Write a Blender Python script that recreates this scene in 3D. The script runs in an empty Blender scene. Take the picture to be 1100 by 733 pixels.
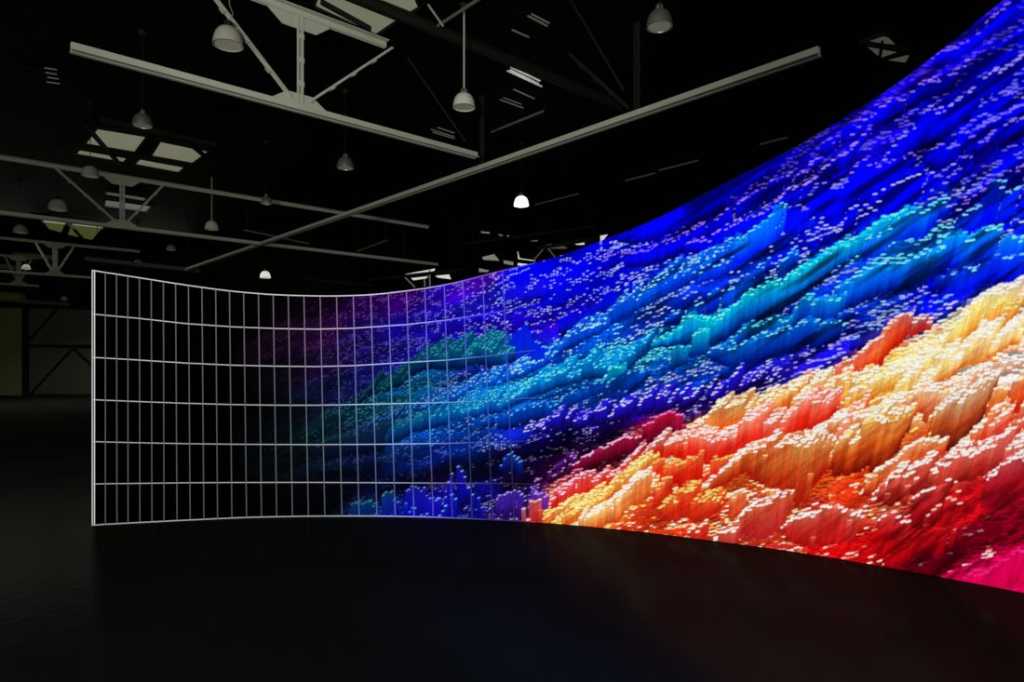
import numpy as np, math
# ---------------------------------------------------------------- the moving picture on the video wall
# worked out as flat colour on a chart whose axes are the 1100 x 733 frame (chart x, chart y)
TOP = [(99,290.5),(150,298.6),(200,306.5),(245,312.7),(290,316.7),(330,318),(360,318.3),(400,317),(435,313),(460,309.5),(480,306),(500,301.5),(536,291.5),
       (571,284),(602,275),(631,264.5),(664,252),(700,237),(720,228),(760,206),(809,182),(845,163),(882,142),(920,118),(945,102),(973,83.5),(998,63.6),(1027,42),(1051,22),
       (1063,11),(1082,-3),(1100,-17),(1150,-58),(1200,-104),(1250,-150)]
BOT = [(99,565),(150,562.3),(200,559.8),(265,556.8),(330,555.5),(400,555.3),(460,556.3),(500,558),(554,560.5),(609,564),(655,568.5),(700,573.2),(745,579),(791,585),
       (845,592.3),(900,601),(960,611.6),(1027,624),(1100,638),(1150,649),(1200,661.5),(1250,676)]
TX = np.array([p[0] for p in TOP],float); TY = np.array([p[1] for p in TOP],float)
BX = np.array([p[0] for p in BOT],float); BY = np.array([p[1] for p in BOT],float)
def smooth_interp(x, xs, ys, w=14):
    x = np.asarray(x,float); r = 0
    for o, k in ((-1,.25),(0,.5),(1,.25)): r = r + k*np.interp(np.clip(x+o*w,99+0*x,1250), xs, ys)
    return r
def top_y(x): return smooth_interp(x,TX,TY)
def bot_y(x): return smooth_interp(x,BX,BY)

CP = """280,340:4,2,5;280,450:3,5,9;280,540:3,3,3;230,430:2,2,3;230,340:1,1,2;230,540:2,2,2
310,330:10,3,12;310,360:30,8,33;310,400:10,6,18;310,450:5,10,17;310,500:6,10,14;310,540:3,3,5
350,330:22,2,30;350,360:40,8,50;350,390:28,10,60;350,420:8,14,45;350,460:6,32,42;350,490:8,20,38;350,520:4,6,14;350,545:2,2,6
390,330:38,2,70;390,350:25,8,95;390,380:22,10,80;390,410:12,15,80;390,440:5,55,75;390,470:15,30,90;390,490:6,15,55;390,515:3,5,20;390,545:5,20,60
430,325:45,0,90;430,350:15,5,120;430,380:15,10,110;430,410:0,60,105;430,440:0,80,110;430,470:10,60,140;430,500:3,15,60;430,525:2,3,25;430,545:8,20,130
470,320:30,0,140;470,345:20,5,160;470,370:15,10,150;470,400:0,70,125;470,430:0,60,130;470,460:5,70,170;470,490:0,20,90;470,510:8,2,25;470,540:15,10,150
510,308:70,0,160;510,325:20,20,200;510,350:20,0,190;510,380:0,60,150;510,400:10,20,110;510,420:0,90,170;510,450:0,60,150;510,480:0,25,90;510,505:5,5,30;510,535:8,8,90
560,295:0,0,210;560,320:15,10,220;560,350:25,0,190;560,380:0,40,200;560,410:0,110,195;560,440:0,60,150;560,460:8,25,160;560,485:5,3,40;560,510:10,3,30;560,540:25,8,80
600,280:0,0,230;600,320:0,5,220;600,350:30,0,190;600,380:0,60,200;600,410:0,110,190;600,430:0,50,140;600,455:15,8,150;600,475:6,0,30;600,500:30,3,30;600,530:200,40,60
650,265:0,0,240;650,300:0,0,230;650,335:0,10,150;650,360:0,70,210;650,390:0,110,200;650,420:0,60,160;650,445:18,8,160;650,468:12,0,30;650,495:50,3,20;650,520:230,90,60;650,550:240,160,80
700,250:0,0,245;700,290:0,20,230;700,320:0,60,220;700,350:0,40,190;700,380:0,110,190;700,410:0,60,180;700,435:20,0,140;700,460:150,10,60;700,475:30,0,12;700,500:235,110,60;700,530:230,80,30;700,555:215,60,25
750,215:0,0,240;750,235:2,0,110;750,260:0,0,200;750,290:0,50,220;750,325:0,30,180;750,350:0,140,190;750,380:0,70,170;750,410:0,50,180;750,435:20,0,90;750,465:240,110,40;750,490:240,60,50;750,520:225,40,20;750,560:220,60,30
800,190:2,0,200;800,215:8,0,140;800,250:0,30,230;800,290:0,30,210;800,325:0,130,200;800,350:0,20,110;800,375:0,80,170;800,405:12,10,180;800,425:20,0,60;800,450:250,170,80;800,480:240,40,30;800,510:190,80,30;800,545:230,90,50;800,575:190,50,40
850,165:2,0,190;850,195:8,0,160;850,240:0,30,240;850,275:0,10,225;850,305:0,130,210;850,335:0,20,120;850,365:0,40,170;850,395:25,10,160;850,430:250,200,110;850,460:245,40,30;850,490:195,110,50;850,520:200,60,20;850,560:200,60,40;850,585:200,40,40
900,135:8,0,190;900,170:8,0,150;900,210:0,0,245;900,245:0,0,240;900,275:0,110,210;900,300:0,40,180;900,330:0,90,200;900,355:0,5,110;900,380:20,10,180;900,410:235,70,20;900,440:250,180,120;900,475:225,160,80;900,505:200,70,20;900,540:225,50,20;900,580:200,10,15
950,105:15,0,200;950,150:10,0,180;950,200:0,0,250;950,250:0,100,225;950,290:0,90,210;950,330:0,40,170;950,365:230,90,60;950,400:245,210,110;950,430:250,200,90;950,470:210,130,50;950,505:190,60,20;950,540:215,90,60;950,590:205,5,15
1000,70:20,0,200;1000,110:0,0,230;1000,160:0,0,150;1000,190:0,0,235;1000,225:0,30,180;1000,265:0,90,220;1000,310:0,0,190;1000,335:0,10,190;1000,370:250,225,160;1000,400:250,230,150;1000,435:230,170,120;1000,470:210,100,40;1000,510:200,80,60;1000,560:195,15,20;1000,605:90,0,20
1050,40:10,0,210;1050,80:0,0,150;1050,130:0,0,220;1050,170:5,0,110;1050,210:0,5,200;1050,255:0,80,230;1050,300:0,10,210;1050,340:250,240,140;1050,370:252,235,190;1050,390:252,236,225;1050,415:235,200,180;1050,450:190,80,40;1050,490:200,80,70;1050,540:185,10,25;1050,580:110,0,25;1050,615:210,0,80
1100,10:0,0,240;1100,60:0,0,160;1100,100:0,0,225;1100,150:0,0,200;1100,200:0,0,190;1100,240:0,20,230;1100,285:0,0,220;1100,335:250,200,150;1100,360:252,235,220;1100,390:250,230,230;1100,430:230,90,40;1100,470:230,140,140;1100,520:190,10,40;1100,570:140,0,30;1100,620:225,0,90
1180,0:0,0,230;1180,100:0,0,200;1180,180:0,30,220;1180,250:250,200,150;1180,350:250,220,200;1180,430:230,120,80;1180,520:190,10,40;1180,620:225,0,90;1240,-60:0,0,230;1240,100:0,20,200;1240,200:0,60,220;1240,330:250,200,150;1240,460:240,140,100;1240,600:200,0,60"""
pts = []
for tok in CP.replace('\n',';').split(';'):
    a, b = tok.split(':'); pts.append([float(v) for v in a.split(',')]+[float(v) for v in b.split(',')])
pts = np.array(pts)

def avx(x):                                   # the ridges climb to the right, more steeply the further right
    x = np.asarray(x,float); return .40*(x-400)+.22*(x-400)**2/1400.
X0, Y0, X1, Y1, SC = 90, -160, 1256, 690, 2
# the colour field, on a coarse lattice
gx = np.arange(X0, X1+5, 5.); gy = np.arange(Y0, Y1+5, 5.)
GX, GY = np.meshgrid(gx, gy)
num = np.zeros(GX.shape+(3,)); den = np.zeros(GX.shape)
Q = GY+avx(GX)
for p in pts:
    d2 = ((GX-p[0])/22)**2 + ((Q-(p[1]+avx(p[0])))/11)**2
    d2b = ((GX-p[0])/60)**2 + ((Q-(p[1]+avx(p[0])))/45)**2
    w = np.exp(-d2)+1e-3*np.exp(-d2b)+1e-9/(1+d2b)
    num += w[...,None]*(p[2:5]/255.); den += w
CM = num/den[...,None]
def cmap(x, y):
    fx = np.clip((x-X0)/5, 0, len(gx)-1.001); fy = np.clip((y-Y0)/5, 0, len(gy)-1.001)
    i = int(fx); j = int(fy); fx -= i; fy -= j
    return (CM[j,i]*(1-fx)+CM[j,i+1]*fx)*(1-fy)+(CM[j+1,i]*(1-fx)+CM[j+1,i+1]*fx)*fy
rng = np.random.default_rng(11)
LAT = rng.random((256,256))
def vn(x, y):
    i = math.floor(x); j = math.floor(y); fx = x-i; fy = y-j
    fx = fx*fx*(3-2*fx); fy = fy*fy*(3-2*fy)
    a = LAT[j&255,i&255]; b = LAT[j&255,(i+1)&255]; c = LAT[(j+1)&255,i&255]; d = LAT[(j+1)&255,(i+1)&255]
    return (a*(1-fx)+b*fx)*(1-fy)+(c*(1-fx)+d*fx)*fy
def spacing(x): return float(np.interp(x,[250,400,500,600,700,900,1100,1250],[2.4,2.7,3.3,3.9,4.4,5.2,6.3,7.0]))
def warmness(x, y):
    c = cmap(x,y); return max(0.,min(1.,(c[0]-c[2])*2.5+.2))
def lighten(c, k, white=(1,1,1)):
    f = float(max(c)); f = min(1., f*1.25)
    return c*(1-k)+np.array(white)*f*k

PIL = []                                       # base y, x, top y, width, colour ramp, cap colour, cap size
def add(x, yt, yb, w, c0, c1, c2, cap, ch, prio=0.): PIL.append((yb+prio, x, yt, yb, w, c0, c1, c2, cap, ch))

# ---- the field of blocks everywhere
u_of = np.cumsum(1./np.array([spacing(v) for v in np.arange(X0,X1+1)]))
def U(x): return float(u_of[int(min(max(x-X0,0),len(u_of)-1))])
x = 255.
while x < X1:
    s = spacing(x); st = s*.60
    ty = float(top_y(x))-10; by = float(bot_y(x))+30
    av = float(avx(x))
    yref = 500-av; kk = math.ceil((ty-yref)/st); u = U(x)
    while True:
        yy = yref+kk*st; kk += 1
        if yy > by: break
        yy += (rng.random()-.5)*st*.5
        xx = x + (rng.random()-.5)*s*.35
        q = (yy+av)/(.35*s+3.2)
        c = cmap(xx, yy)
        warm = c[0] > c[2]*1.15+.05 or c[0] > .55
        n1 = vn(u*.05, q*.22+3); n2 = vn(u*.11+40, q*.55+9); n3 = vn(u*.5+7, q*1.1+60); n4 = vn(u*.09+90, q*.6+30)
        H = (max(0.,n1-.45)*5.0 + max(0., n2-.40)*4.0 + max(0.,n3-.5)*1.6)*s
        if rng.random() < .04: H += s*rng.random()*1.2
        yt = yy-H
        c0 = cmap(xx, yt+s*.5)
        bj = .93+.14*rng.random()
        lum = float(max(c0))
        if warm:
            e = .80+.34*n4
            topc = np.minimum(1, c0*1.06*bj*e); midc = c0*bj*e*np.array([1.,.84,.70]); botc = c0*bj*np.array([.92,.62,.45])
        else:
            e = .50+.95*n4 if xx > 520 else .6+.75*n4
            topc = np.minimum(1, c0*1.12*bj*e); midc = c0*bj*e*np.array([.8,.88,.97]); botc = c0*bj*e*np.array([.5,.45,.62])
        purple = max(0.,min(1.,(float(top_y(xx))+70-yt)/60.))*(1 if xx>700 else 0)
        # lit block tops come in short diagonal runs
        run = vn(u*.16+11, q*1.25+5)*.6 + vn(u*.6+3, q*1.25+71)*.4
        dens = ((.42 if c0[1] > .28 else (.50 if xx < 860 else .66)) if warm else (.47 if xx > 560 else .45))
        if c0[1] > .25 and not warm: dens = .40
        if lum < .2: dens = .56
        lit = run > dens and rng.random() < ((.55 if xx < 640 else .75) if not warm else .75)
        if warm: cap = lighten(c0,.82,(1,.96,.88)) if rng.random() < .6 else lighten(np.minimum(c0*np.array([1.1,1.9,1.2]),1),.45,(1,.9,.55)); 
        else:
            fr = min(1.,max(0.,(xx-430)/110.)); cl = np.maximum(c0, c0/max(lum,.02)*.62*fr*(1 if lum > .22 else .55))
            wt = .30+.50*fr
            cap = lighten(np.minimum(cl*(2.1-1.0*fr),1),wt,(.80,.82,1.))
            if c0[1] > .25: cap = lighten(cl,.74,(.55,1.,.95))
            ur = max(0.,min(1.,(xx-820)/120.))*max(0.,min(1.,(235-yt)/60.))
            cap = cap*(1-.30*purple)*(np.array([.72,.52,1.])*purple+(1-purple))*(np.array([.66,.60,1.])*ur+(1-ur))
            cap = cap*(.72+.42*rng.random())
        if not lit:
            cap = topc*(1.12 if not warm else 1.03)
        add(xx, yt, yy, s*1.08, topc, midc, botc, np.minimum(cap,1), s*((.36 if not warm else .5) if lit else .30))
    x += s*.9

# ---- crests: a polyline of block tops, the fall of the cliff below it, its colours
B = 255.
def ridge(line, drop, c0, c1, c2, cap, rows=3, jit=.35, gap=0., wide=1.0, fade=None, capk=1., step=.93):
    line = np.array(line,float); c0,c1,c2,cap = [np.array(v)/B for v in (c0,c1,c2,cap)]
    xs = np.arange(line[0,0], line[-1,0], 1.)
    x = line[0,0]; L = line[-1,0]-line[0,0]; run = 0; off = 0.
    while x < line[-1,0]:
        s = spacing(x)*wide
        yc = float(np.interp(x, line[:,0], line[:,1]))
        if run <= 0: run = rng.integers(1,5); off = (rng.random()-.5)*2*jit*s*1.6
        run -= 1
        t = (x-line[0,0])/L
        D = (np.interp(t, np.linspace(0,1,len(drop)), drop) if hasattr(drop,'__len__') else drop)
        env = min(1., 6*t+.25, 6*(1-t)+.25); D = max(D*env*(.9+.2*rng.random()), s*.7)
        k = 1. if fade is None else float(np.interp(x,[fade[0],fade[1]],[fade[2],fade[3]]))
        if rng.random() >= gap:
            for r in range(rows-1,-1,-1):
                bj = (.95+.10*rng.random()+(.10*(rng.random()-.5) if c0[0] > .3 or c0[1] > .25 else 0))*k
                yt = yc+off-r*s*.52+(rng.random()-.5)*s*.7; xr = x+r*s*.40+(rng.random()-.5)*s*.3
                g = cmap(xr, yt+3); g2 = cmap(xr, yt+D*.6)
                m = .28
                cc0 = (c0*(1-m)+g*m)*bj; cc1 = (c1*(1-m)+g2*m)*bj; cc2 = c2*bj
                if c0[0] > .6: cc1 = cc1*np.array([.97,.90,.86]); cc2 = cc2*np.array([.9,.8,.8])
                yb = yc+D - r*s*.5
                capc = (cap*(.86+.14*rng.random())+0)*k*capk
                if wide < 1.12 and rng.random() < ((.48 if c0[1] > .2 else .30) if c0[0] < .5 else .14): capc = np.minimum(cc0*1.1,1)
                if r and rng.random() < (.3 if c0[0] < .5 else .12): capc = capc*.55+cc0*.45
                add(xr, yt, yb, s*1.06, np.minimum(cc0,1), np.minimum(cc1,1), cc2, np.minimum(capc,1), s*(.42 if c0[0] < .5 else (.72 if x > 850 and yc > 440 else .60)), prio=s*2.2)
                if c0[0] > .6 and r == 0 and D > 2*s and rng.random() < .09:      # a shorter block standing in front of the cliff
                    tt = .12+.6*rng.random(); fc = cc0*(1-tt)+cc1*tt
                    add(xr+(rng.random()-.5)*s, yt+D*tt, yb+s*.5, s*1.2, np.minimum(fc*1.06+.03,1), cc1, cc2, np.minimum(fc*1.1+.22*(1-tt),1), s*.45, prio=s*2.6)
        x += s*step
TEAL = (110,240,220); ICE = (165,225,255); LAV=(190,190,255); LAV2=(205,200,255); PINK=(255,200,220); WHT=(255,250,242); YEL=(255,236,150)
# upper blues
ridge([(655,255),(700,238),(720,229),(760,207),(809,183),(850,162)], [10,24,24,16,9],(0,0,255),(0,0,245),(0,0,110),(30,20,255),2,.1,capk=.5)
ridge([(640,290),(664,272),(700,266),(724,257),(738,246),(760,238),(782,224),(809,207),(845,190),(880,172)],[14,20,18,16],(0,0,245),(0,0,225),(5,0,90),(150,110,255),2,.5,gap=.1)
ridge([(736,266),(760,259),(773,249),(798,238),(825,227),(845,207),(867,200),(891,177),(910,160),(935,138)],[16,20,22,20],(0,0,250),(0,0,225),(5,0,90),(165,130,255),2,.5,gap=.1)
ridge([(838,232),(855,224),(867,217),(876,203),(887,199),(905,195),(925,176)],[25,40,45,40],(0,0,255),(0,0,250),(0,0,170),(135,130,255),2,.6)
ridge([(900,200),(916,181),(927,173),(945,177),(965,170),(985,160)],[40,50,42,30],(0,0,255),(0,0,250),(0,0,110),(150,115,255),2,.4)
ridge([(950,172),(969,147),(980,137),(984,130),(996,121),(1007,122),(1020,114),(1042,95),(1060,84),(1100,55)],[30,40,38,30],(0,0,255),(0,0,235),(0,0,70),(155,140,255),2,.4)
ridge([(905,150),(925,128),(950,112),(975,100),(990,90),(1010,82),(1040,70)],[16,24,20],(0,0,255),(0,0,230),(0,0,80),(150,110,255),2,.5,gap=.1)
ridge([(880,160),(900,146),(915,136),(935,124),(950,112)],[14,14],(0,0,235),(0,0,200),(5,0,70),(110,70,255),2,.6,gap=.1)
ridge([(1000,62),(1025,50),(1045,36),(1062,20),(1080,4),(1100,-8)],[14,22,30],(0,0,255),(0,0,250),(0,0,120),(120,90,255),2,.5)
ridge([(995,168),(1016,157),(1034,146),(1055,136),(1080,120),(1110,104)],[24,26,26],(0,0,240),(0,0,225),(0,0,80),(130,115,255),2,.5,gap=.15)
ridge([(1020,190),(1049,159),(1062,147),(1082,134),(1110,124)],[22,24,22],(0,0,245),(0,0,225),(4,0,70),(130,110,255),2,.5,gap=.15)
ridge([(905,240),(918,221),(945,207),(970,196),(985,188),(1008,178),(1030,172)],[30,36,30],(0,0,255),(0,0,250),(0,0,200),(190,190,255),1,.4,gap=.45)
ridge([(905,262),(912,240),(930,230),(948,213),(975,200)],[24,26,22],(0,0,255),(0,0,250),(0,0,60),(185,185,255),1,.4,gap=.5)
ridge([(1030,215),(1050,206),(1075,195),(1110,172)],[16,20,20],(0,0,220),(0,0,200),(8,0,70),(130,90,255),2,.6)
ridge([(590,350),(616,333),(640,317),(664,308),(690,300),(705,292)],[20,30,26],(0,0,240),(0,12,215),(0,4,60),(120,130,255),1,.4,gap=.3)
# middle blues and the turquoise waves
ridge([(385,432),(402,416),(427,407),(440,394),(460,384),(482,380),(500,377),(518,374),(542,380),(556,381)],[6,8,12,18,18,16],(0,112,125),(0,60,118),(5,10,70),(70,200,190),12,1.2,fade=(385,520,.5,.95))
ridge([(545,372),(553,357),(566,347),(572,366),(590,372)],[26,34,20],(0,30,240),(0,35,230),(0,40,190),(120,180,255),1,.2)
ridge([(405,452),(430,446),(450,436),(470,430),(490,426),(505,414),(527,411),(555,400),(582,387),(602,370),(627,355),(645,344),(664,331),(682,320),(700,310),(727,292),(755,281),(782,270)],[5,6,6,7,10,16,16,16],(0,95,215),(0,65,200),(0,18,110),ICE,10,.7,fade=(405,520,.6,1.))
ridge([(380,474),(410,470),(440,452),(465,446),(490,440),(511,436),(536,433),(555,424),(582,411),(609,402),(627,394),(654,390),(673,382),(700,368)],[12,14,14,10,12,16,24],(0,135,195),(0,75,170),(0,22,80),(110,225,235),9,.8,fade=(380,520,.5,1.))
ridge([(520,455),(545,447),(575,439),(600,432),(625,418),(650,412),(680,404),(700,396)],[14,16,18],(0,70,180),(0,40,140),(5,5,60),(90,190,230),3,.6,gap=.15)
ridge([(340,480),(365,468),(390,462),(420,455)],[20,28],(6,45,60),(8,25,60),(4,6,25),(40,80,90),3,.6)
ridge([(650,405),(655,394),(662,392),(672,392),(674,404)],[20,20],(0,190,205),(0,150,190),(0,60,140),TEAL,2,.2)
ridge([(783,263),(800,254),(813,245),(825,238),(834,222),(842,223)],[24,28,44],(0,140,240),(0,90,235),(0,10,230),(120,220,255),2,.4)
ridge([(786,262),(812,254),(830,246),(848,236),(866,228)],[10,12,10],(0,110,235),(0,60,230),(0,10,220),(110,225,245),3,.5)
ridge([(700,310),(725,300),(750,290),(775,283),(790,276)],[16,16,12],(0,70,215),(0,45,210),(0,20,160),(120,215,240),2,.6,gap=.1)
ridge([(715,345),(740,330),(765,318),(785,306),(800,300),(815,288),(826,281)],[12,16,26,28],(0,80,215),(0,40,210),(0,10,110),(130,215,250),2,.6,gap=.2)
ridge([(836,286),(845,276),(850,271),(856,274)],[26,26],(0,110,225),(0,50,220),(0,20,170),(100,215,245),2,.2)
ridge([(700,370),(718,359),(736,344),(749,342),(767,344),(782,333),(802,320),(824,310),(846,302),(864,291),(882,279),(896,270),(905,264),(924,255),(942,237),(969,231),(985,235)],[18,26,30,30,30,28,24,36,34],(0,195,205),(0,105,200),(0,6,80),(130,242,225),3,.5)
ridge([(920,262),(945,250),(965,240),(990,228),(1000,222),(1005,218),(1015,217)],[24,34,30,40],(0,150,235),(0,70,240),(0,0,190),(120,225,240),2,.6)
ridge([(720,388),(723,372),(732,371),(742,371)],[26,22],(0,150,180),(0,90,150),(0,20,80),TEAL,1,.1)
ridge([(742,374),(745,360),(752,354),(762,353)],[28,26],(0,190,200),(0,110,170),(0,20,100),TEAL,2,.2)
ridge([(782,366),(802,355),(824,345),(846,346),(850,340),(857,328),(882,320),(900,323),(912,312)],[16,22,28,28],(0,135,195),(0,55,175),(0,8,80),(105,225,225),3,.6)
ridge([(762,380),(775,374),(787,375),(813,368),(831,362),(853,357),(864,348),(891,352),(905,350)],[20,22,24,24],(0,90,180),(0,45,150),(0,8,100),(120,215,240),3,.6)
ridge([(895,318),(905,304),(924,296),(944,288),(964,277),(970,280),(995,277),(1009,266),(1025,262)],[28,34,34,36],(0,140,215),(0,70,215),(0,5,90),(125,230,235),3,.5)
ridge([(985,300),(995,284),(1007,266),(1020,254),(1031,247),(1040,262),(1055,251),(1073,246),(1078,258),(1093,258),(1110,250)],[26,40,42,40],(0,150,230),(0,70,235),(0,4,190),(130,235,240),2,.5)
ridge([(1025,240),(1038,226),(1052,216),(1062,204),(1070,203),(1090,210),(1110,200)],[24,40,40],(0,50,245),(0,20,250),(0,0,220),(120,200,255),2,.6,gap=.1)
ridge([(1002,308),(1010,299),(1017,293),(1037,296),(1045,284),(1057,279),(1072,276),(1099,277),(1115,270)],[22,32,36,30],(0,70,235),(0,25,225),(0,0,170),(130,215,255),2,.6,gap=.1)
ridge([(912,372),(930,358),(940,352),(952,345),(965,333),(985,326),(1010,318),(1030,308)],[16,20,16],(0,35,205),(0,15,190),(0,0,90),(120,180,255),2,.7,gap=.35)
ridge([(560,462),(585,456),(609,448),(636,445),(660,440),(690,432),(720,428),(760,418),(800,408),(840,398)],[12,14,14],(30,20,205),(25,8,150),(10,2,50),(210,205,255),6,1.2,gap=.3)
# crimson ridge and violet knots
ridge([(595,500),(604,494),(612,490),(622,497)],[12,12],(95,30,150),(60,10,80),(8,0,15),(220,150,240),2,.7)
ridge([(612,500),(625,493),(640,483),(649,480),(664,471),(680,471),(687,468)],[14,22,26],(185,30,90),(130,6,45),(15,0,8),(240,170,205),2,.3,step=1.)
ridge([(688,466),(689,456),(698,453),(711,446),(718,443),(733,447),(736,453)],[26,32,30],(225,25,70),(150,8,55),(20,0,10),(235,110,185),1,.25,step=1.)
# warm land
ridge([(840,420),(856,408),(871,402),(887,401),(900,391),(912,388),(927,378),(942,363),(953,350),(969,340),(980,341),(991,343),(1002,347),(1011,352)],[14,14,24,42,44,20,9],(240,150,115),(252,75,18),(225,20,0),(245,215,215),2,.35)
ridge([(738,468),(755,453),(769,439),(785,433),(799,427),(803,436),(809,436),(827,430),(844,420),(851,422),(870,412)],[16,36,44,30,26,22],(255,205,115),(255,145,45),(245,55,5),(255,240,205),6,0.7)
ridge([(900,432),(915,424),(930,414),(950,404),(975,396),(1000,386),(1012,362),(1027,342),(1051,324),(1072,320),(1089,313),(1115,300)],[18,18,22,34,34,24],(250,238,150),(252,230,120),(250,160,30),(255,246,235),4,.6)
ridge([(1062,342),(1075,334),(1090,330)],[26,30,16],(240,180,60),(245,140,30),(240,120,30),YEL,4,1.2)
ridge([(840,440),(860,425),(875,418),(890,410),(905,414),(925,408),(950,412)],[14,20,24],(250,238,160),(253,215,70),(250,120,20),(255,245,215),6,0.9)
ridge([(955,430),(975,414),(990,402),(1010,390),(1035,372),(1060,366),(1090,350),(1115,340)],[16,26,24,20],(252,235,170),(253,225,120),(250,150,30),WHT,6,1.1)
ridge([(690,488),(700,478),(712,472),(724,467),(740,466),(760,472),(778,464),(790,460),(809,452),(827,448),(842,445),(855,432),(870,425),(882,436),(900,430)],[22,24,26,40,40,36],(245,150,135),(245,55,35),(240,20,5),(255,218,218),6,1.2)
ridge([(898,470),(905,456),(914,436),(928,436),(930,445)],[30,22],(245,150,120),(245,50,30),(235,20,5),(255,225,220),4,0.8)
ridge([(690,510),(705,498),(722,495),(740,494),(753,490),(770,492),(787,490)],[22,28,30],(240,130,55),(235,40,12),(225,18,5),(255,190,100),2,.7,gap=.15)
ridge([(742,532),(755,521),(765,514),(771,510),(782,503),(789,493),(800,486),(813,480),(827,477),(842,475),(855,477),(868,482),(880,480),(892,486)],[10,12,18,36,60,60,50],(210,150,80),(198,85,28),(190,25,8),WHT,6,0.7)
ridge([(868,466),(880,462),(892,458),(905,452),(920,446),(936,442),(955,434),(975,424),(991,417),(1005,420),(1016,420),(1026,414),(1038,410),(1050,409),(1062,407)],[14,18,24,30,38,34],(245,205,160),(225,130,70),(200,45,15),(255,246,240),4,.6)
ridge([(895,484),(911,472),(925,462),(940,456),(949,455),(969,454),(972,462)],[34,46,50,46],(228,180,90),(215,90,22),(130,12,2),(255,246,222),6,0.8)
ridge([(1000,446),(1015,438),(1027,430),(1045,422),(1060,410),(1063,414)],[30,50,62,50],(200,165,115),(190,80,28),(80,8,8),(255,246,240),6,0.8)
ridge([(1000,470),(1004,452),(1008,446),(1014,452)],[24,24],(250,190,70),(240,110,20),(200,40,10),(255,225,120),4,1.0)
ridge([(1064,440),(1068,417),(1085,417),(1087,424)],[30,36],(250,195,100),(250,130,50),(240,50,15),(255,240,190),1,.05)
ridge([(1086,436),(1092,412),(1104,400),(1115,396)],[40,40],(240,160,80),(245,80,25),(225,30,10),(255,230,200),4,0.9)
ridge([(926,530),(929,517),(945,504),(964,489),(982,478),(1000,469),(1016,474),(1018,480)],[14,30,38,30],(235,190,140),(248,120,45),(225,30,8),(255,247,225),2,.25)
ridge([(1020,490),(1025,480),(1042,466),(1058,451),(1070,443),(1078,442),(1082,446)],[20,32,36],(245,180,130),(240,70,30),(225,35,20),(255,246,222),4,0.7)
ridge([(1060,470),(1075,458),(1090,446),(1100,441),(1115,438)],[22,26],(245,160,130),(235,70,45),(220,40,40),(255,240,220),4,1.1)
ridge([(938,536),(945,526),(964,516),(980,508),(991,502),(1016,502),(1027,495),(1043,490),(1058,482),(1082,475),(1100,467),(1120,462)],[24,28,30,30],(225,110,85),(195,50,45),(170,20,20),WHT,6,0.8)
ridge([(982,533),(1000,526),(1008,522),(1020,517),(1024,518)],[30,44,40],(190,50,50),(185,20,30),(150,5,15),WHT,1,.1)
ridge([(1056,512),(1066,507),(1082,500),(1100,493),(1120,488)],[34,50,50],(175,50,60),(165,15,35),(160,5,35),WHT,4,0.7)
ridge([(765,582),(775,573),(787,571),(789,560),(800,547),(818,545),(830,540),(844,537),(850,545)],[14,24,34,34],(205,110,75),(195,60,50),(200,35,40),WHT,4,0.6)
ridge([(840,568),(844,562),(855,555),(873,553),(889,545),(900,544),(911,551),(924,555),(928,562)],[16,34,40,34],(205,110,85),(205,50,45),(205,20,20),WHT,2,.25)
ridge([(945,558),(950,552),(962,552),(970,562),(980,562)],[40,46],(205,60,60),(205,15,25),(205,5,15),WHT,1,.2)
ridge([(992,560),(1005,545),(1020,535),(1042,534)],[30,44],(200,40,45),(195,10,20),(170,0,15),(235,190,160),1,.3,gap=.3)
ridge([(950,600),(975,580),(1000,566),(1020,566),(1028,576)],[20,32],(215,12,22),(205,4,18),(150,0,15),(215,20,25),1,.2)
ridge([(700,512+10),(716,515),(722,516)],[22,22],(235,150,80),(225,60,20),(220,40,10),(255,215,130),1,.4)
ridge([(705,540),(720,538),(735,534),(750,534),(765,530),(775,536)],[20,24,24],(235,120,50),(225,55,20),(212,35,20),(255,232,125),6,1.2)
ridge([(782,532),(792,528),(798,526),(803,528)],[26,30],(250,200,130),(240,120,60),(230,60,30),WHT,1,.1)
ridge([(820,528),(826,526),(834,525)],[28,30],(250,195,120),(240,120,60),(225,60,40),(255,240,200),1,.1)
ridge([(578,562),(590,553),(604,547),(618,540),(636,532),(650,524),(660,516),(675,510),(690,498),(704,490)],[8,10,14,18,20],(252,215,95),(252,175,50),(245,90,25),(255,240,160),6,0.8)
ridge([(570,568),(590,560),(605,556),(618,553),(627,546),(640,541),(655,533)],[8,12,14],(252,190,60),(250,140,30),(245,90,25),YEL,6,1.0)
ridge([(605,568),(618,562),(636,553),(651,544),(667,535),(678,520),(691,518),(698,524)],[8,16,24,30],(248,225,150),(240,150,70),(225,75,25),WHT,6,0.7)
ridge([(586,548),(591,535),(598,526),(604,530),(612,524),(620,516),(631,513),(640,514),(649,506),(662,502),(673,493),(682,484),(692,478)],[20,22,18,16],(240,90,95),(250,50,25),(235,30,15),PINK,4,1.1)
ridge([(740,572),(755,566),(762,562)],[16],(225,60,40),(205,35,25),(200,30,25),(255,235,200),2,.5,gap=.2)
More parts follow.
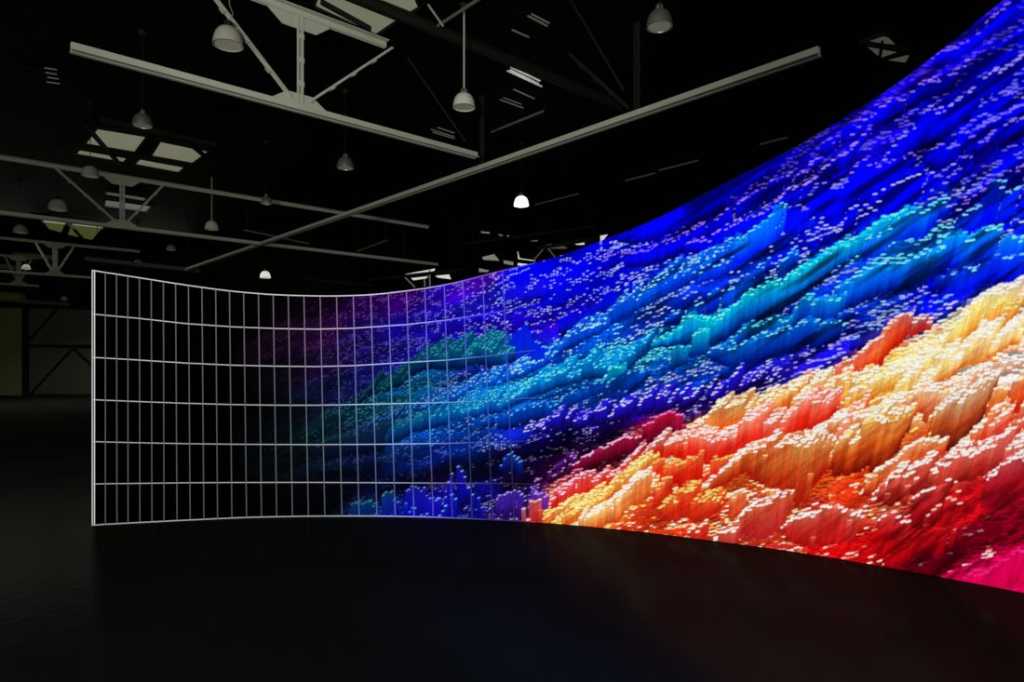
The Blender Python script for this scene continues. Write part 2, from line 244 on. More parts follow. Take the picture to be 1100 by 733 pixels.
# lower left blues
ridge([(372,556),(378,547),(387,544),(396,540),(405,541)],[14,16],(10,70,130),(5,45,120),(5,30,100),(60,150,160),2,1.7,wide=1.15,gap=.155)
ridge([(408,540),(412,527),(420,527),(424,538)],[26,26],(15,80,150),(10,40,160),(5,20,140),(90,200,160),2,1.7,wide=1.15,gap=.15)
ridge([(424,545),(430,531),(436,524),(444,521),(454,526),(463,531),(476,527),(483,522),(487,508),(493,503),(498,511),(505,519)],[26,34,34,34],(25,25,190),(15,10,180),(10,5,130),(130,170,250),1,1.7,wide=1.15,gap=.15)
ridge([(424,556),(436,547),(444,540),(452,547),(470,549),(480,535),(486,540),(495,552)],[14,22],(20,40,200),(5,10,180),(5,5,150),(110,190,240),1,1.7,wide=1.15,gap=.15)
ridge([(500,540),(503,526),(511,527),(516,538),(520,548)],[26,26],(20,30,190),(10,10,160),(5,5,110),(110,140,250),1,1.7,wide=1.15,gap=.15)
ridge([(538,502),(542,493),(549,489),(556,494),(560,500)],[14,18],(10,50,170),(8,30,140),(4,5,50),(100,170,250),2,.4)
ridge([(530,560),(532,535),(541,527),(547,521),(552,526),(560,530),(564,545)],[22,34],(70,40,190),(60,25,160),(30,8,80),(170,150,250),1,1.7,wide=1.15,gap=.15)
ridge([(568,545),(571,523),(578,527),(586,532),(590,548)],[24,26],(110,50,210),(80,25,170),(35,8,80),(180,160,255),2,1.5,gap=.2)
ridge([(555,566),(562,558),(566,560)],[10],(230,150,130),(220,90,70),(200,40,40),(255,205,190),1,1.7,wide=1.15,gap=.15)
ridge([(567,566),(570,546),(578,548),(584,556)],[18,18],(240,130,130),(240,70,50),(220,40,40),(255,190,180),1,1.7,wide=1.15,gap=.15)
ridge([(600,522),(612,514),(625,508),(640,505)],[14,14],(130,30,80),(70,5,30),(20,0,10),(250,130,170),2,.9,gap=.3)
ridge([(575,515),(590,508),(605,500),(618,498)],[12],(70,20,100),(40,5,50),(8,0,12),(200,120,230),2,.9,gap=.35)
# magenta foot
ridge([(1031,628),(1040,616),(1055,618),(1062,612),(1078,602),(1090,594),(1100,586),(1125,572)],[30,50],(232,0,95),(225,0,88),(215,0,80),(240,30,110),2,.3)
ridge([(1072,618),(1078,616),(1084,614)],[10],(232,20,100),(225,0,88),(215,0,80),(250,150,180),1,.2)
ridge([(1088,606),(1096,603)],[10],(232,20,100),(225,0,88),(215,0,80),(250,170,190),1,.2)

PIL.sort(key=lambda p: p[0])
Wc, Hc = int((X1-X0)*SC), int((Y1-Y0)*SC)
ci = ((np.arange(Wc)/SC)/5).astype(int); cj = ((np.arange(Hc)/SC)/5).astype(int)
CAN = (CM[np.minimum(cj,len(gy)-1)][:,np.minimum(ci,len(gx)-1)]*.6).astype(np.float32)
STR = 1+.08*(rng.random(Wc)-.5)
for (_, x, yt, yb, w, c0, c1, c2, cap, ch) in PIL:
    a = (x-w/2-X0)*SC; b = (x+w/2-X0)*SC
    ia, ib = int(round(a)), int(round(b))
    if ib <= ia: ib = ia+1
    t0 = int(round((yt-Y0)*SC)); t1 = int(round((yb-Y0)*SC))
    if ib <= 0 or ia >= Wc or t1 <= 0 or t0 >= Hc: continue
    ia = max(ia,0); ib = min(ib,Wc)
    n = max(t1-t0,1); t = (np.arange(n)+.5)/n
    k = np.clip(t*2,0,1)[:,None]; k2 = np.clip(t*2-1,0,1)[:,None]
    col = (c0*(1-k)+c1*k)*(1-k2)+c2*k2
    s0 = max(0,-t0); e0 = min(n, Hc-t0)
    wd = ib-ia; strx = STR[ia:ib]
    prof = strx.copy()
    if wd > 3: prof[0] *= .84; prof[-1] *= .95
    if e0 > s0:
        ln = float(np.interp(x,[620,800,950,1100],[0,.12,.25,.33]))
        face = np.minimum(1, col[:,None,:]*prof[None,:,None])
        if ln*n < 1: CAN[t0+s0:t0+e0, ia:ib] = face[s0:e0]
        else:
            ch_ = max(1,int(round(1/ln)))
            for r0 in range(s0, e0, ch_):
                r1 = min(e0, r0+ch_); sh = int(round(ln*r0)); u0 = ia-sh; u1 = ib-sh
                if u0 < 0: continue
                CAN[t0+r0:t0+r1, u0:u1] = face[r0:r1]
    # cap: a small slanted lozenge on a darker seam
    if 0 <= t0-1 < Hc: CAN[max(t0-1,0), ia:ib] *= .72
    hh = max(1, int(round(ch*SC*.5)))
    for r in range(-hh, hh+1):
        f = 1-abs(r)/(hh+.6)
        m = max(.75,(wd*((.40 if cap[2] > cap[0] else .50) if x < 860 else .52))*min(1,f*1.5))
        cx = (ia+ib)/2 - r*.9
        yy_ = t0+r
        if 0 <= yy_ < Hc:
            q0 = max(0,int(round(cx-m))); q1 = min(Wc,int(round(cx+m)))
            if q1 > q0: CAN[yy_, q0:q1] = CAN[yy_, q0:q1]*.08 + np.minimum(1,cap*(1.22 if abs(r) < 2 else .95))*.92
    yy_ = t0+hh+1
    if 0 <= yy_ < Hc and w > 4.5: CAN[yy_, ia:ib] *= .86
# soften by a hair
CAN = (CAN + np.roll(CAN,1,0) + np.roll(CAN,1,1) + np.roll(np.roll(CAN,1,0),1,1))/4
# mottling: streaks of deeper colour that follow the lie of the land
def vnv(x, y):
    i = np.floor(x).astype(int); j = np.floor(y).astype(int); fx = x-i; fy = y-j
    fx = fx*fx*(3-2*fx); fy = fy*fy*(3-2*fy)
    return (LAT[j&255,i&255]*(1-fx)+LAT[j&255,(i+1)&255]*fx)*(1-fy)+(LAT[(j+1)&255,i&255]*(1-fx)+LAT[(j+1)&255,(i+1)&255]*fx)*fy
MX, MY = np.meshgrid((X0+(np.arange(Wc)+.5)/SC).astype(np.float32), (Y0+(np.arange(Hc)+.5)/SC).astype(np.float32))
MQ = MY+avx(MX)*1.15
st1 = vnv(MX/55+5, MQ/9+2)*.6+vnv(MX/24+50, MQ/4.5+31)*.4
blue = np.clip((CAN[...,2]-CAN[...,0]*1.3-CAN[...,1]*.9)*3,0,1)*np.clip((MX-600)/150,0,1)
k = np.clip((st1-.30)/.25,0,1); k = .48+.60*k
CAN *= (1-blue*(1-k))[...,None]
MQ2 = MY+MX*.75
st2 = vnv(MX/30+9, MQ2/7+12)*.55+vnv(MX/9+70, MQ2/3.2+3)*.45
red = np.clip((CAN[...,0]-CAN[...,2]*1.2)*3,0,1)
low = np.clip((MX-880)/80,0,1)*np.clip((MY-505)/40,0,1)
k2 = np.clip((st2-.25)/.35,0,1)
tint = np.stack([1-(1-k2)*(.08+.34*low), 1-(1-k2)*(.28+.3*low), 1-(1-k2)*(.35+.2*low)],-1)
mag = np.clip((MX-1015)/30,0,1)*np.clip((MY-(628-(MX-1031)*.62)+4)/6,0,1)
fc = (red*(1-.85*mag))[...,None]*np.clip(1.35-CAN.min(-1)*1.5,0,1)[...,None]
CAN *= (1-fc*(1-tint))
fine_ = vnv(MX*.9+3, MY*.55+8)
CAN *= (1+(.14*(fine_-.5))[...,None]*np.ones(3))
np.minimum(CAN,1,out=CAN); del MX, MY, MQ, MQ2
# left end of the picture dies away into the dark panels
xs = X0+(np.arange(Wc)+.5)/SC
fd = np.interp(xs,[240,262,300,330,360,420,470],[0,.35,.62,.72,.80,.93,1.])
CAN *= fd[None,:,None]
def sample(px, py):
    fx = np.clip((px-X0)*SC-.5,0,Wc-1.01); fy = np.clip((py-Y0)*SC-.5,0,Hc-1.01)
    i = fx.astype(int); j = fy.astype(int); fx = (fx-i)[...,None]; fy = (fy-j)[...,None]
    return (CAN[j,i]*(1-fx)+CAN[j,i+1]*fx)*(1-fy)+(CAN[j+1,i]*(1-fx)+CAN[j+1,i+1]*fx)*fy
# ================================================================ the place
import bpy, bmesh
from mathutils import Vector, Matrix
CH = 2.4; F = 700.; HZ = 386.                       # eye height, focal length in frame pixels, horizon row
def P(px, py, d): return Vector(((px-550)/F*d, d, CH+(HZ-py)/F*d))
def Pz(px, py, z):                                   # the point of a level plane seen at a frame position
    d = F*(z-CH)/(HZ-py); return Vector(((px-550)/F*d, d, z))
scene = bpy.context.scene
COL = scene.collection

def mat(name, col, rough=.7, metal=0., emit=None, es=1., spec=.3, noise=0., nscale=3.):
    m = bpy.data.materials.new(name); m.use_nodes = True; nt = m.node_tree; b = nt.nodes['Principled BSDF']
    b.inputs['Base Color'].default_value = (*col,1); b.inputs['Roughness'].default_value = rough; b.inputs['Metallic'].default_value = metal
    b.inputs['Specular IOR Level'].default_value = spec
    if emit: b.inputs['Emission Color'].default_value = (*emit,1); b.inputs['Emission Strength'].default_value = es
    if noise:
        tc = nt.nodes.new('ShaderNodeTexCoord'); n = nt.nodes.new('ShaderNodeTexNoise'); n.inputs['Scale'].default_value = nscale; n.inputs['Detail'].default_value = 5
        r = nt.nodes.new('ShaderNodeMapRange'); r.inputs['To Min'].default_value = 1-noise; r.inputs['To Max'].default_value = 1+noise
        mx = nt.nodes.new('ShaderNodeMix'); mx.data_type = 'RGBA'; mx.blend_type = 'MULTIPLY'; mx.inputs['Factor'].default_value = 1
        mx.inputs['A'].default_value = (*col,1)
        nt.links.new(tc.outputs['Object'], n.inputs['Vector']); nt.links.new(n.outputs['Fac'], r.inputs['Value'])
        nt.links.new(r.outputs['Result'], mx.inputs['B']); nt.links.new(mx.outputs['Result'], b.inputs['Base Color'])
    return m
M = dict(
 steel=mat('pale_painted_steel',(.50,.51,.43),.55,noise=.12,nscale=2),
 dull=mat('dull_grey_steel',(.17,.175,.15),.6,noise=.2,nscale=2),
 dark=mat('dark_steel',(.018,.017,.015),.7,spec=.1),
 black=mat('matt_black',(.0025,.0025,.0025),.8,spec=.0),
 olive=mat('olive_duct_paint',(.30,.33,.10),.6,noise=.2),
 wall=mat('dark_wall_cladding',(.014,.0145,.011),.9,spec=.0,noise=.15,nscale=.4),
 panel=mat('grey_door_panel',(.15,.15,.125),.85,spec=.1,noise=.1,nscale=.6),
 sky=mat('skylight_glazing',(.12,.12,.1),.4,emit=(.155,.160,.105)),
 sky2=mat('dim_skylight_and_glint_glow',(.1,.1,.1),.4,emit=(.055,.057,.046)),
 olivesky=mat('olive_skylight_glazing',(.1,.1,.05),.4,emit=(.050,.058,.016)),
 day=mat('daylit_window_glazing',(.2,.2,.2),.3,emit=(.62,.63,.57)),
 day2=mat('dim_window_glazing',(.2,.2,.2),.3,emit=(.16,.165,.14)),
 painted_glint=mat('painted_roof_glint',(.2,.2,.2),.3,emit=(.30,.31,.27)),  # glow that stands in for highlights on the roof sheets
 alu=mat('spun_aluminium',(.72,.73,.66),.32,metal=.85),
 refl=mat('white_reflector_enamel',(.75,.76,.68),.4,noise=.05),
 dish=mat('grey_enamel_shade',(.40,.41,.36),.45),
 glow=mat('glowing_opal_shade',(.9,.9,.88),.4,emit=(1.,1.,.96),es=1.4),
 warmglow=mat('lit_opal_shade',(.85,.85,.8),.4,emit=(.62,.63,.56),es=1.),
 bulb=mat('bulb_glass',(.5,.5,.42),.2,emit=(.05,.052,.038)),
)
def link(name, me, m, parent=None):
    o = bpy.data.objects.new(name, me); COL.objects.link(o)
    if m is not None: me.materials.append(m)
    if parent is not None: o.parent = parent; o.matrix_parent_inverse = Matrix.Identity(4)
    return o
def done(bm, name, m, parent=None, origin=None, smooth=False):
    bmesh.ops.recalc_face_normals(bm, faces=bm.faces)
    if origin is not None: bmesh.ops.translate(bm, verts=bm.verts, vec=-Vector(origin))
    me = bpy.data.meshes.new(name); bm.to_mesh(me); bm.free()
    if smooth:
        for p in me.polygons: p.use_smooth = True
    return link(name, me, m, parent)
def tag(o, label, cat, group=None, kind=None):
    o['label'] = label; o['category'] = cat
    if group: o['group'] = group
    if kind: o['kind'] = kind
    return o
def thing(name, label, cat, loc, group=None):
    o = bpy.data.objects.new(name, None); COL.objects.link(o); o.location = loc; o.empty_display_size = .2
    return tag(o, label, cat, group)
def box(bm, lo, hi):
    x0,y0,z0 = lo; x1,y1,z1 = hi
    v = [bm.verts.new(p) for p in ((x0,y0,z0),(x1,y0,z0),(x1,y1,z0),(x0,y1,z0),(x0,y0,z1),(x1,y0,z1),(x1,y1,z1),(x0,y1,z1))]
    for f in ((0,1,2,3),(4,5,6,7),(0,1,5,4),(1,2,6,5),(2,3,7,6),(3,0,4,7)): bm.faces.new([v[i] for i in f])
def bar(bm, a, b, w, h, side=None, off=(0,0)):
    """a rectangular bar from a to b; w across (along side), h the other way; off shifts it in that section"""
    a = Vector(a); b = Vector(b); d = (b-a).normalized()
    s = Vector(side) if side is not None else d.cross(Vector((0,0,1)))
    s = (s-d*s.dot(d)).normalized(); u = d.cross(s).normalized()
    if u.z < 0: u = -u
    o = s*off[0]+u*off[1]
    r = []
    for p in (a,b):
        r.append([bm.verts.new(p+o+s*i*w/2+u*j*h/2) for i,j in ((-1,-1),(1,-1),(1,1),(-1,1))])
    for k in range(4): bm.faces.new((r[0][k],r[0][(k+1)%4],r[1][(k+1)%4],r[1][k]))
    bm.faces.new(r[0]); bm.faces.new(r[1][::-1])
def tube(bm, pts, rad, n=8):
    pts = [Vector(p) for p in pts]; rings = []
    for i,p in enumerate(pts):
        d = (pts[min(i+1,len(pts)-1)]-pts[max(i-1,0)]).normalized()
        s = d.cross(Vector((0,0,1)) if abs(d.z) < .9 else Vector((1,0,0))).normalized(); u = d.cross(s)
        r = rad[i] if hasattr(rad,'__len__') else rad
        rings.append([bm.verts.new(p+(s*math.cos(t)+u*math.sin(t))*r) for t in [2*math.pi*k/n for k in range(n)]])
    for a,b in zip(rings,rings[1:]):
        for k in range(n): bm.faces.new((a[k],a[(k+1)%n],b[(k+1)%n],b[k]))
    bm.faces.new(rings[0]); bm.faces.new(rings[-1][::-1])
def lathe(bm, prof, n=24, closed=False):
    rings = []
    for r,z in prof:
        if r < 1e-5: rings.append([bm.verts.new((0,0,z))])
        else: rings.append([bm.verts.new((r*math.cos(2*math.pi*k/n), r*math.sin(2*math.pi*k/n), z)) for k in range(n)])
    for a,b in zip(rings,rings[1:]):
        for k in range(n):
            q = [a[k%len(a)], a[(k+1)%len(a)], b[(k+1)%len(b)], b[k%len(b)]]
            q2 = []
            for v in q:
                if v not in q2: q2.append(v)
            if len(q2) > 2: bm.faces.new(q2)
def slab(bm, pts, thick):
    """a flat polygon given thickness upwards / along its normal"""
    a = [bm.verts.new(p) for p in pts]; n = (Vector(pts[1])-Vector(pts[0])).cross(Vector(pts[2])-Vector(pts[0])).normalized()*thick
    b = [bm.verts.new(Vector(p)+n) for p in pts]
    bm.faces.new(a[::-1]); bm.faces.new(b)
    for k in range(len(pts)): bm.faces.new((a[k],a[(k+1)%len(a)],b[(k+1)%len(a)],b[k]))

# ---------------------------------------------------------------- camera
cam = bpy.data.cameras.new('camera'); co = bpy.data.objects.new('camera', cam); COL.objects.link(co)
co.location = (0,0,CH); co.rotation_euler = (math.pi/2,0,0); cam.sensor_width = 36; cam.lens = 36*F/1100
cam.shift_y = (HZ-366.5)/1100; cam.clip_end = 300; scene.camera = co

# ---------------------------------------------------------------- the setting
ROOF = 9.4; WY = 43.1
def structure(name, bm, m, parent=None):
    o = done(bm, name, m, parent); o['kind'] = 'structure'; return o
# floor: near-black polished concrete, a faint sheen
mf = bpy.data.materials.new('dark_polished_floor'); mf.use_nodes = True; nt = mf.node_tree
for n in list(nt.nodes): nt.nodes.remove(n)
out = nt.nodes.new('ShaderNodeOutputMaterial'); df = nt.nodes.new('ShaderNodeBsdfDiffuse'); gl = nt.nodes.new('ShaderNodeBsdfGlossy'); mx = nt.nodes.new('ShaderNodeMixShader')
tc = nt.nodes.new('ShaderNodeTexCoord'); nz = nt.nodes.new('ShaderNodeTexNoise'); nz.inputs['Scale'].default_value = .6; nz.inputs['Detail'].default_value = 6
cr = nt.nodes.new('ShaderNodeValToRGB'); cr.color_ramp.elements[0].color = (.016,.0164,.014,1); cr.color_ramp.elements[1].color = (.032,.033,.028,1)
rr = nt.nodes.new('ShaderNodeMapRange'); rr.inputs['To Min'].default_value = .10; rr.inputs['To Max'].default_value = .26
nz2 = nt.nodes.new('ShaderNodeTexNoise'); nz2.inputs['Scale'].default_value = 9.; nz2.inputs['Detail'].default_value = 4
bp = nt.nodes.new('ShaderNodeBump'); bp.inputs['Strength'].default_value = .10; bp.inputs['Distance'].default_value = .03
L = nt.links.new
L(tc.outputs['Object'], nz.inputs['Vector']); L(tc.outputs['Object'], nz2.inputs['Vector']); L(nz.outputs['Fac'], cr.inputs['Fac']); L(cr.outputs['Color'], df.inputs['Color'])
L(nz.outputs['Fac'], rr.inputs['Value']); L(rr.outputs['Result'], gl.inputs['Roughness']); L(nz2.outputs['Fac'], bp.inputs['Height'])
L(bp.outputs['Normal'], gl.inputs['Normal']); gl.inputs['Color'].default_value = (1,1,1,1)
mx.inputs['Fac'].default_value = .010
L(df.outputs[0], mx.inputs[1]); L(gl.outputs[0], mx.inputs[2]); L(mx.outputs[0], out.inputs['Surface'])
XL, XR, YB = -36., 26., -9.
bm = bmesh.new(); box(bm,(XL-.3,YB,-.3),(XR+.3,WY+.3,0)); structure('floor',bm,mf)
# roof: corrugated dark decking
mroof = mat('dark_roof_decking',(.004,.004,.0035),.8,spec=.03)
nt = mroof.node_tree; tc = nt.nodes.new('ShaderNodeTexCoord'); mp = nt.nodes.new('ShaderNodeMapping'); wv = nt.nodes.new('ShaderNodeTexWave'); bp = nt.nodes.new('ShaderNodeBump')
mp.inputs['Rotation'].default_value = (0,0,math.radians(48)); wv.inputs['Scale'].default_value = 1.6; bp.inputs['Strength'].default_value = .6; bp.inputs['Distance'].default_value = .05
nt.links.new(tc.outputs['Object'],mp.inputs['Vector']); nt.links.new(mp.outputs['Vector'],wv.inputs['Vector']); nt.links.new(wv.outputs['Fac'],bp.inputs['Height']); nt.links.new(bp.outputs['Normal'],nt.nodes['Principled BSDF'].inputs['Normal'])
dirA = Vector((780,701,0)).normalized(); dirB = Vector((-630,701,0)).normalized()
bm = bmesh.new(); box(bm,(XL-.3,YB,ROOF),(XR+.3,WY+.3,ROOF+.2)); structure('ceiling',bm,mroof)
bm = bmesh.new(); box(bm,(XL-.3,WY,0),(XR+.3,WY+.3,ROOF)); structure('wall_far',bm,M['wall'])
bm = bmesh.new(); box(bm,(XL-.3,YB,0),(XL,WY,ROOF)); structure('wall_left',bm,M['wall'])
bm = bmesh.new(); box(bm,(XR,YB,0),(XR+.3,WY,ROOF)); structure('wall_right',bm,M['wall'])

# ---------------------------------------------------------------- the curved video wall
def plan(px):                                        # foot of the wall under a frame column
    d = F*CH/(float(bot_y(px))-HZ); return (px-550)/F*d, d
def ztop(px):
    d = plan(px)[1]; return CH+(HZ-float(top_y(px)))/F*d
LIFT = .012
xa = np.concatenate([np.linspace(99,255,40)[:-1], np.linspace(255,700,620)[:-1], np.linspace(700,1104,500)[:-1], np.linspace(1104,1250,90)])
NV = 660
vv = np.linspace(0,1,NV)
by = bot_y(xa); ty = top_y(xa); dd = F*CH/(by-HZ)
PXg = np.repeat(xa[:,None],NV,1); PYg = by[:,None]+(ty-by)[:,None]*vv[None,:]
cols = sample(PXg, PYg)
lin = np.where(cols<=.04045, cols/12.92, ((cols+.055)/1.055)**2.4)
X = (PXg-550)/F*dd[:,None]; Y = np.repeat(dd[:,None],NV,1); Z = CH+(HZ-PYg)/F*dd[:,None]
Z[:,0] = LIFT
co3 = np.stack([X,Y,Z],-1).reshape(-1,3).astype(np.float32)
NU = len(xa)
idx = (np.arange(NU-1)[:,None]*NV+np.arange(NV-1)[None,:]).reshape(-1)
quads = np.stack([idx, idx+NV, idx+NV+1, idx+1],-1).astype(np.int32)
me = bpy.data.meshes.new('display_surface')
me.vertices.add(len(co3)); me.vertices.foreach_set('co', co3.ravel())
me.loops.add(quads.size); me.loops.foreach_set('vertex_index', quads.ravel())
me.polygons.add(len(quads)); me.polygons.foreach_set('loop_start', np.arange(0,quads.size,4,dtype=np.int32))
me.update(calc_edges=True)
ca = me.color_attributes.new('picture','FLOAT_COLOR','POINT')
rgba = np.ones((len(co3),4),np.float32); rgba[:,:3] = lin.reshape(-1,3); ca.data.foreach_set('color', rgba.ravel())
ms = bpy.data.materials.new('lit_display_pixels'); ms.use_nodes = True; nt = ms.node_tree; b = nt.nodes['Principled BSDF']
b.inputs['Base Color'].default_value = (.0005,.0005,.0005,1); b.inputs['Roughness'].default_value = .8; b.inputs['Specular IOR Level'].default_value = .0
at = nt.nodes.new('ShaderNodeVertexColor'); at.layer_name = 'picture'
nt.links.new(at.outputs['Color'], b.inputs['Emission Color']); b.inputs['Emission Strength'].default_value = 1.
ms.cycles.emission_sampling = 'NONE'
wallx, wally = plan(550)
vw = thing('video_wall','giant curved video wall showing a blue to red landscape of blocks with white grid','video wall',(wallx,wally,0))
base = Vector((wallx,wally,0))
co3 -= np.array([wallx,wally,0],np.float32); me.vertices.foreach_set('co', co3.ravel()); me.update()
disp = link('display_surface', me, ms, vw)
disp['label'] = 'flat glowing display face of blue, turquoise, orange and red blocks'
# housing behind the display
bm = bmesh.new(); rings = []
for px in np.concatenate([np.linspace(99,1250,90)]):
    x,y = plan(px); x2,y2 = plan(px+2)
    t = Vector((x2-x,y2-y,0)).normalized(); n = Vector((-t.y,t.x,0))
    if n.y < 0: n = -n
    zt = ztop(px)
    f = Vector((x,y,0))+n*.02; bk = f+n*.22
    rings.append([bm.verts.new(p-base) for p in (f+Vector((0,0,0)), bk, bk+Vector((0,0,zt)), f+Vector((0,0,zt)))])
for a,c in zip(rings,rings[1:]):
    for k in range(4): bm.faces.new((a[k],c[k],c[(k+1)%4],a[(k+1)%4]))
bm.faces.new(rings[0]); bm.faces.new(rings[-1])
done(bm,'rear_housing',M['black'],vw)
# white grid: rows and columns, dying out to the right
ROWS = [
 [(99,290.5)]+[(float(a),float(top_y(a))) for a in np.linspace(110,640,60)],
 [(99,337.5),(150,342.3),(200,347.8),(250,351.3),(300,353.2),(340,353.8),(380,352.8),(437,348.8),(480,344),(530,336),(600,322)],
 [(99,384),(150,387),(200,390.2),(250,392.5),(300,393.6),(340,394),(380,393),(437,389.5),(480,387),(530,382),(600,373)],
 [(99,429.5),(150,431.6),(200,433.4),(250,434.8),(300,435.5),(340,435.5),(380,434.8),(437,433.5),(480,432.5),(530,430),(600,426)],
 [(99,474.6),(150,475.8),(200,476.8),(250,477.4),(300,477.7),(340,477.8),(400,477.5),(480,476.5),(530,475),(600,473)],
 [(99,520),(150,519.4),(200,518.8),(250,518.5),(300,518.4),(340,518.4),(400,518.7),(480,519.1),(530,519.5),(600,520.5)],
 [(99,564.6)]+[(float(a),float(bot_y(a))-.9) for a in np.linspace(110,640,60)]]
COLS = [(101.7,101.6),(113.3,113.4),(125.3,125.8),(137.4,137.7),(149.9,150.4),(162.6,163.4),(175.6,176.3),(188.7,190.3),(202.5,204.4),(217,219.1),(231.8,233.8),(246.6,249.2),
 (261.8,265),(277.7,281.1),(293.5,297.4),(309.7,314.3),(326.6,331.5),(344,349.1),(361.6,367.5),(379.5,385.9),(398.4,405),(417.3,424.7),(436.7,444.9),(456.4,465.5),(477.3,485.9),
 (497.5,507.3),(518.5,529),(540,552.5)]
mg = bpy.data.materials.new('lit_white_grid'); mg.use_nodes = True; nt = mg.node_tree; b = nt.nodes['Principled BSDF']
b.inputs['Base Color'].default_value = (.01,.01,.01,1)
at = nt.nodes.new('ShaderNodeVertexColor'); at.layer_name = 'picture'; nt.links.new(at.outputs['Color'], b.inputs['Emission Color']); b.inputs['Emission Strength'].default_value = 1.
mg.cycles.emission_sampling = 'NONE'
def s2l(c): return c/12.92 if c <= .04045 else ((c+.055)/1.055)**2.4
def onwall(px, py, off=.006):
    x,y = plan(px); d = y; x2,y2 = plan(px+2); t = Vector((x2-x,y2-y,0)).normalized(); n = Vector((-t.y,t.x,0))
    if n.y > 0: n = -n
    return Vector((x,y,CH+(HZ-py)/F*d))+n*off-base
def strip_mesh(name, lines, parent):
    """lines: list of (points in frame, width px, brightness)"""
    verts = []; faces = []; vc = []
    for pts_, w, bright, vert in lines:
        k0 = len(verts)
        for (px,py) in pts_:
            f = float(np.interp(px,[99,420,460,490,520,560,600,640],[1,1,.82,.52,.26,.09,.02,0]))
            bg = cmap(px,py)*float(np.interp(px,[240,262,300,330,360,420,470],[0,.35,.62,.72,.80,.93,1.])) if px > 250 else np.zeros(3)
            c = [s2l(min(1.,bg[i]*(1-f*bright)+f*bright*(.96,.97,.98)[i]+bg[i]*.35*f)) for i in range(3)]
            a = onwall(px-w/2,py) if vert else onwall(px,py-w/2); b_ = onwall(px+w/2,py) if vert else onwall(px,py+w/2)
            verts += [a,b_]; vc += [c,c]
        for i in range(len(pts_)-1):
            q = k0+2*i; faces.append((q,q+1,q+3,q+2))
    me = bpy.data.meshes.new(name); me.from_pydata([tuple(v) for v in verts],[],faces); me.update()
    a = me.color_attributes.new('picture','FLOAT_COLOR','POINT')
    a.data.foreach_set('color', np.array([(*c,1.) for c in vc],np.float32).ravel())
    return link(name, me, mg, parent)
def dense(pts_, n=90):
    xs_ = np.linspace(pts_[0][0], min(pts_[-1][0],575), n); return [(float(a), float(np.interp(a,[p[0] for p in pts_],[p[1] for p in pts_]))) for a in xs_]
rl = [(dense(r), (1.1 if i in (0,6) else 1.0), (.80,.74,.74,.70,.66,.66,.66)[i], False) for i,r in enumerate(ROWS)]
g = strip_mesh('grid_row_lines', rl, vw); g['label'] = 'thin white horizontal grid lines'
vl = []
for k,(a,c) in enumerate(COLS):
    ya = float(top_y(a)); yc = float(bot_y(c))-.5
    vl.append(([(a+(c-a)*t, ya+(yc-ya)*t) for t in np.linspace(0,1,30)], 1.15 if k else 1.3, (.31 if k else .80), True))
g = strip_mesh('grid_column_lines', vl, vw); g['label'] = 'thin white vertical grid lines'
vl = [([(99.3, 290.5+(565-290.5)*t) for t in np.linspace(0,1,12)], 1.1, .78, True)]
g = strip_mesh('edge_light', vl, vw); g['label'] = 'white line down the left edge of the video wall'

# ---------------------------------------------------------------- roof steel
ZB = CH+1.8*CH; ZT = CH+1.8*CH*1.375
class Plane:                                        # an upright plane through a point, along a level direction
    def __init__(s, px, py, z, d): s.o = Pz(px,py,z); s.d = d
    def at(s, px, z=None, py=None):
        k = (px-550)/F                              # X = k*Y
        t = (k*s.o.y-s.o.x)/(s.d.x-k*s.d.y); p = s.o+s.d*t
        return Vector((p.x,p.y, z if z is not None else CH+(HZ-py)/F*p.y))
def angles(name, a, b, parent, m, gap=.04, leg=.05, side=None, plates=0):
    """two steel angles side by side with spacer plates"""
    bm = bmesh.new(); a = Vector(a); b = Vector(b)
    d = (b-a).normalized(); s = Vector(side)
    for q in (-1,1):
        bar(bm,a,b,leg*.9,.012,s,(q*(gap/2+leg*.45),-leg/2)); bar(bm,a,b,.012,leg,s,(q*gap/2,0))
    for k in range(plates):
        p = a.lerp(b,(k+1)/(plates+1)); bar(bm,p-d*.045,p+d*.045,gap+leg*2.0,.03,s,(0,-leg/2-.012))
    return done(bm,name,m,parent)
def gusset(name, c, along, w0, w1, h, parent, m, up=True):
    bm = bmesh.new(); c = Vector(c); z = Vector((0,0,1 if up else -1)); n = Vector((-along.y,along.x,0))*.01
    pts_ = [c-along*w0/2, c+along*w0/2, c+along*w0/2+z*h*.35, c+along*w1/2+z*h, c-along*w1/2+z*h, c-along*w0/2+z*h*.35]
    a = [bm.verts.new(p-n) for p in pts_]; b = [bm.verts.new(p+n) for p in pts_]
    bm.faces.new(a); bm.faces.new(b[::-1])
    for k in range(6): bm.faces.new((a[k],a[(k+1)%6],b[(k+1)%6],b[k]))
    return done(bm,name,m,parent)
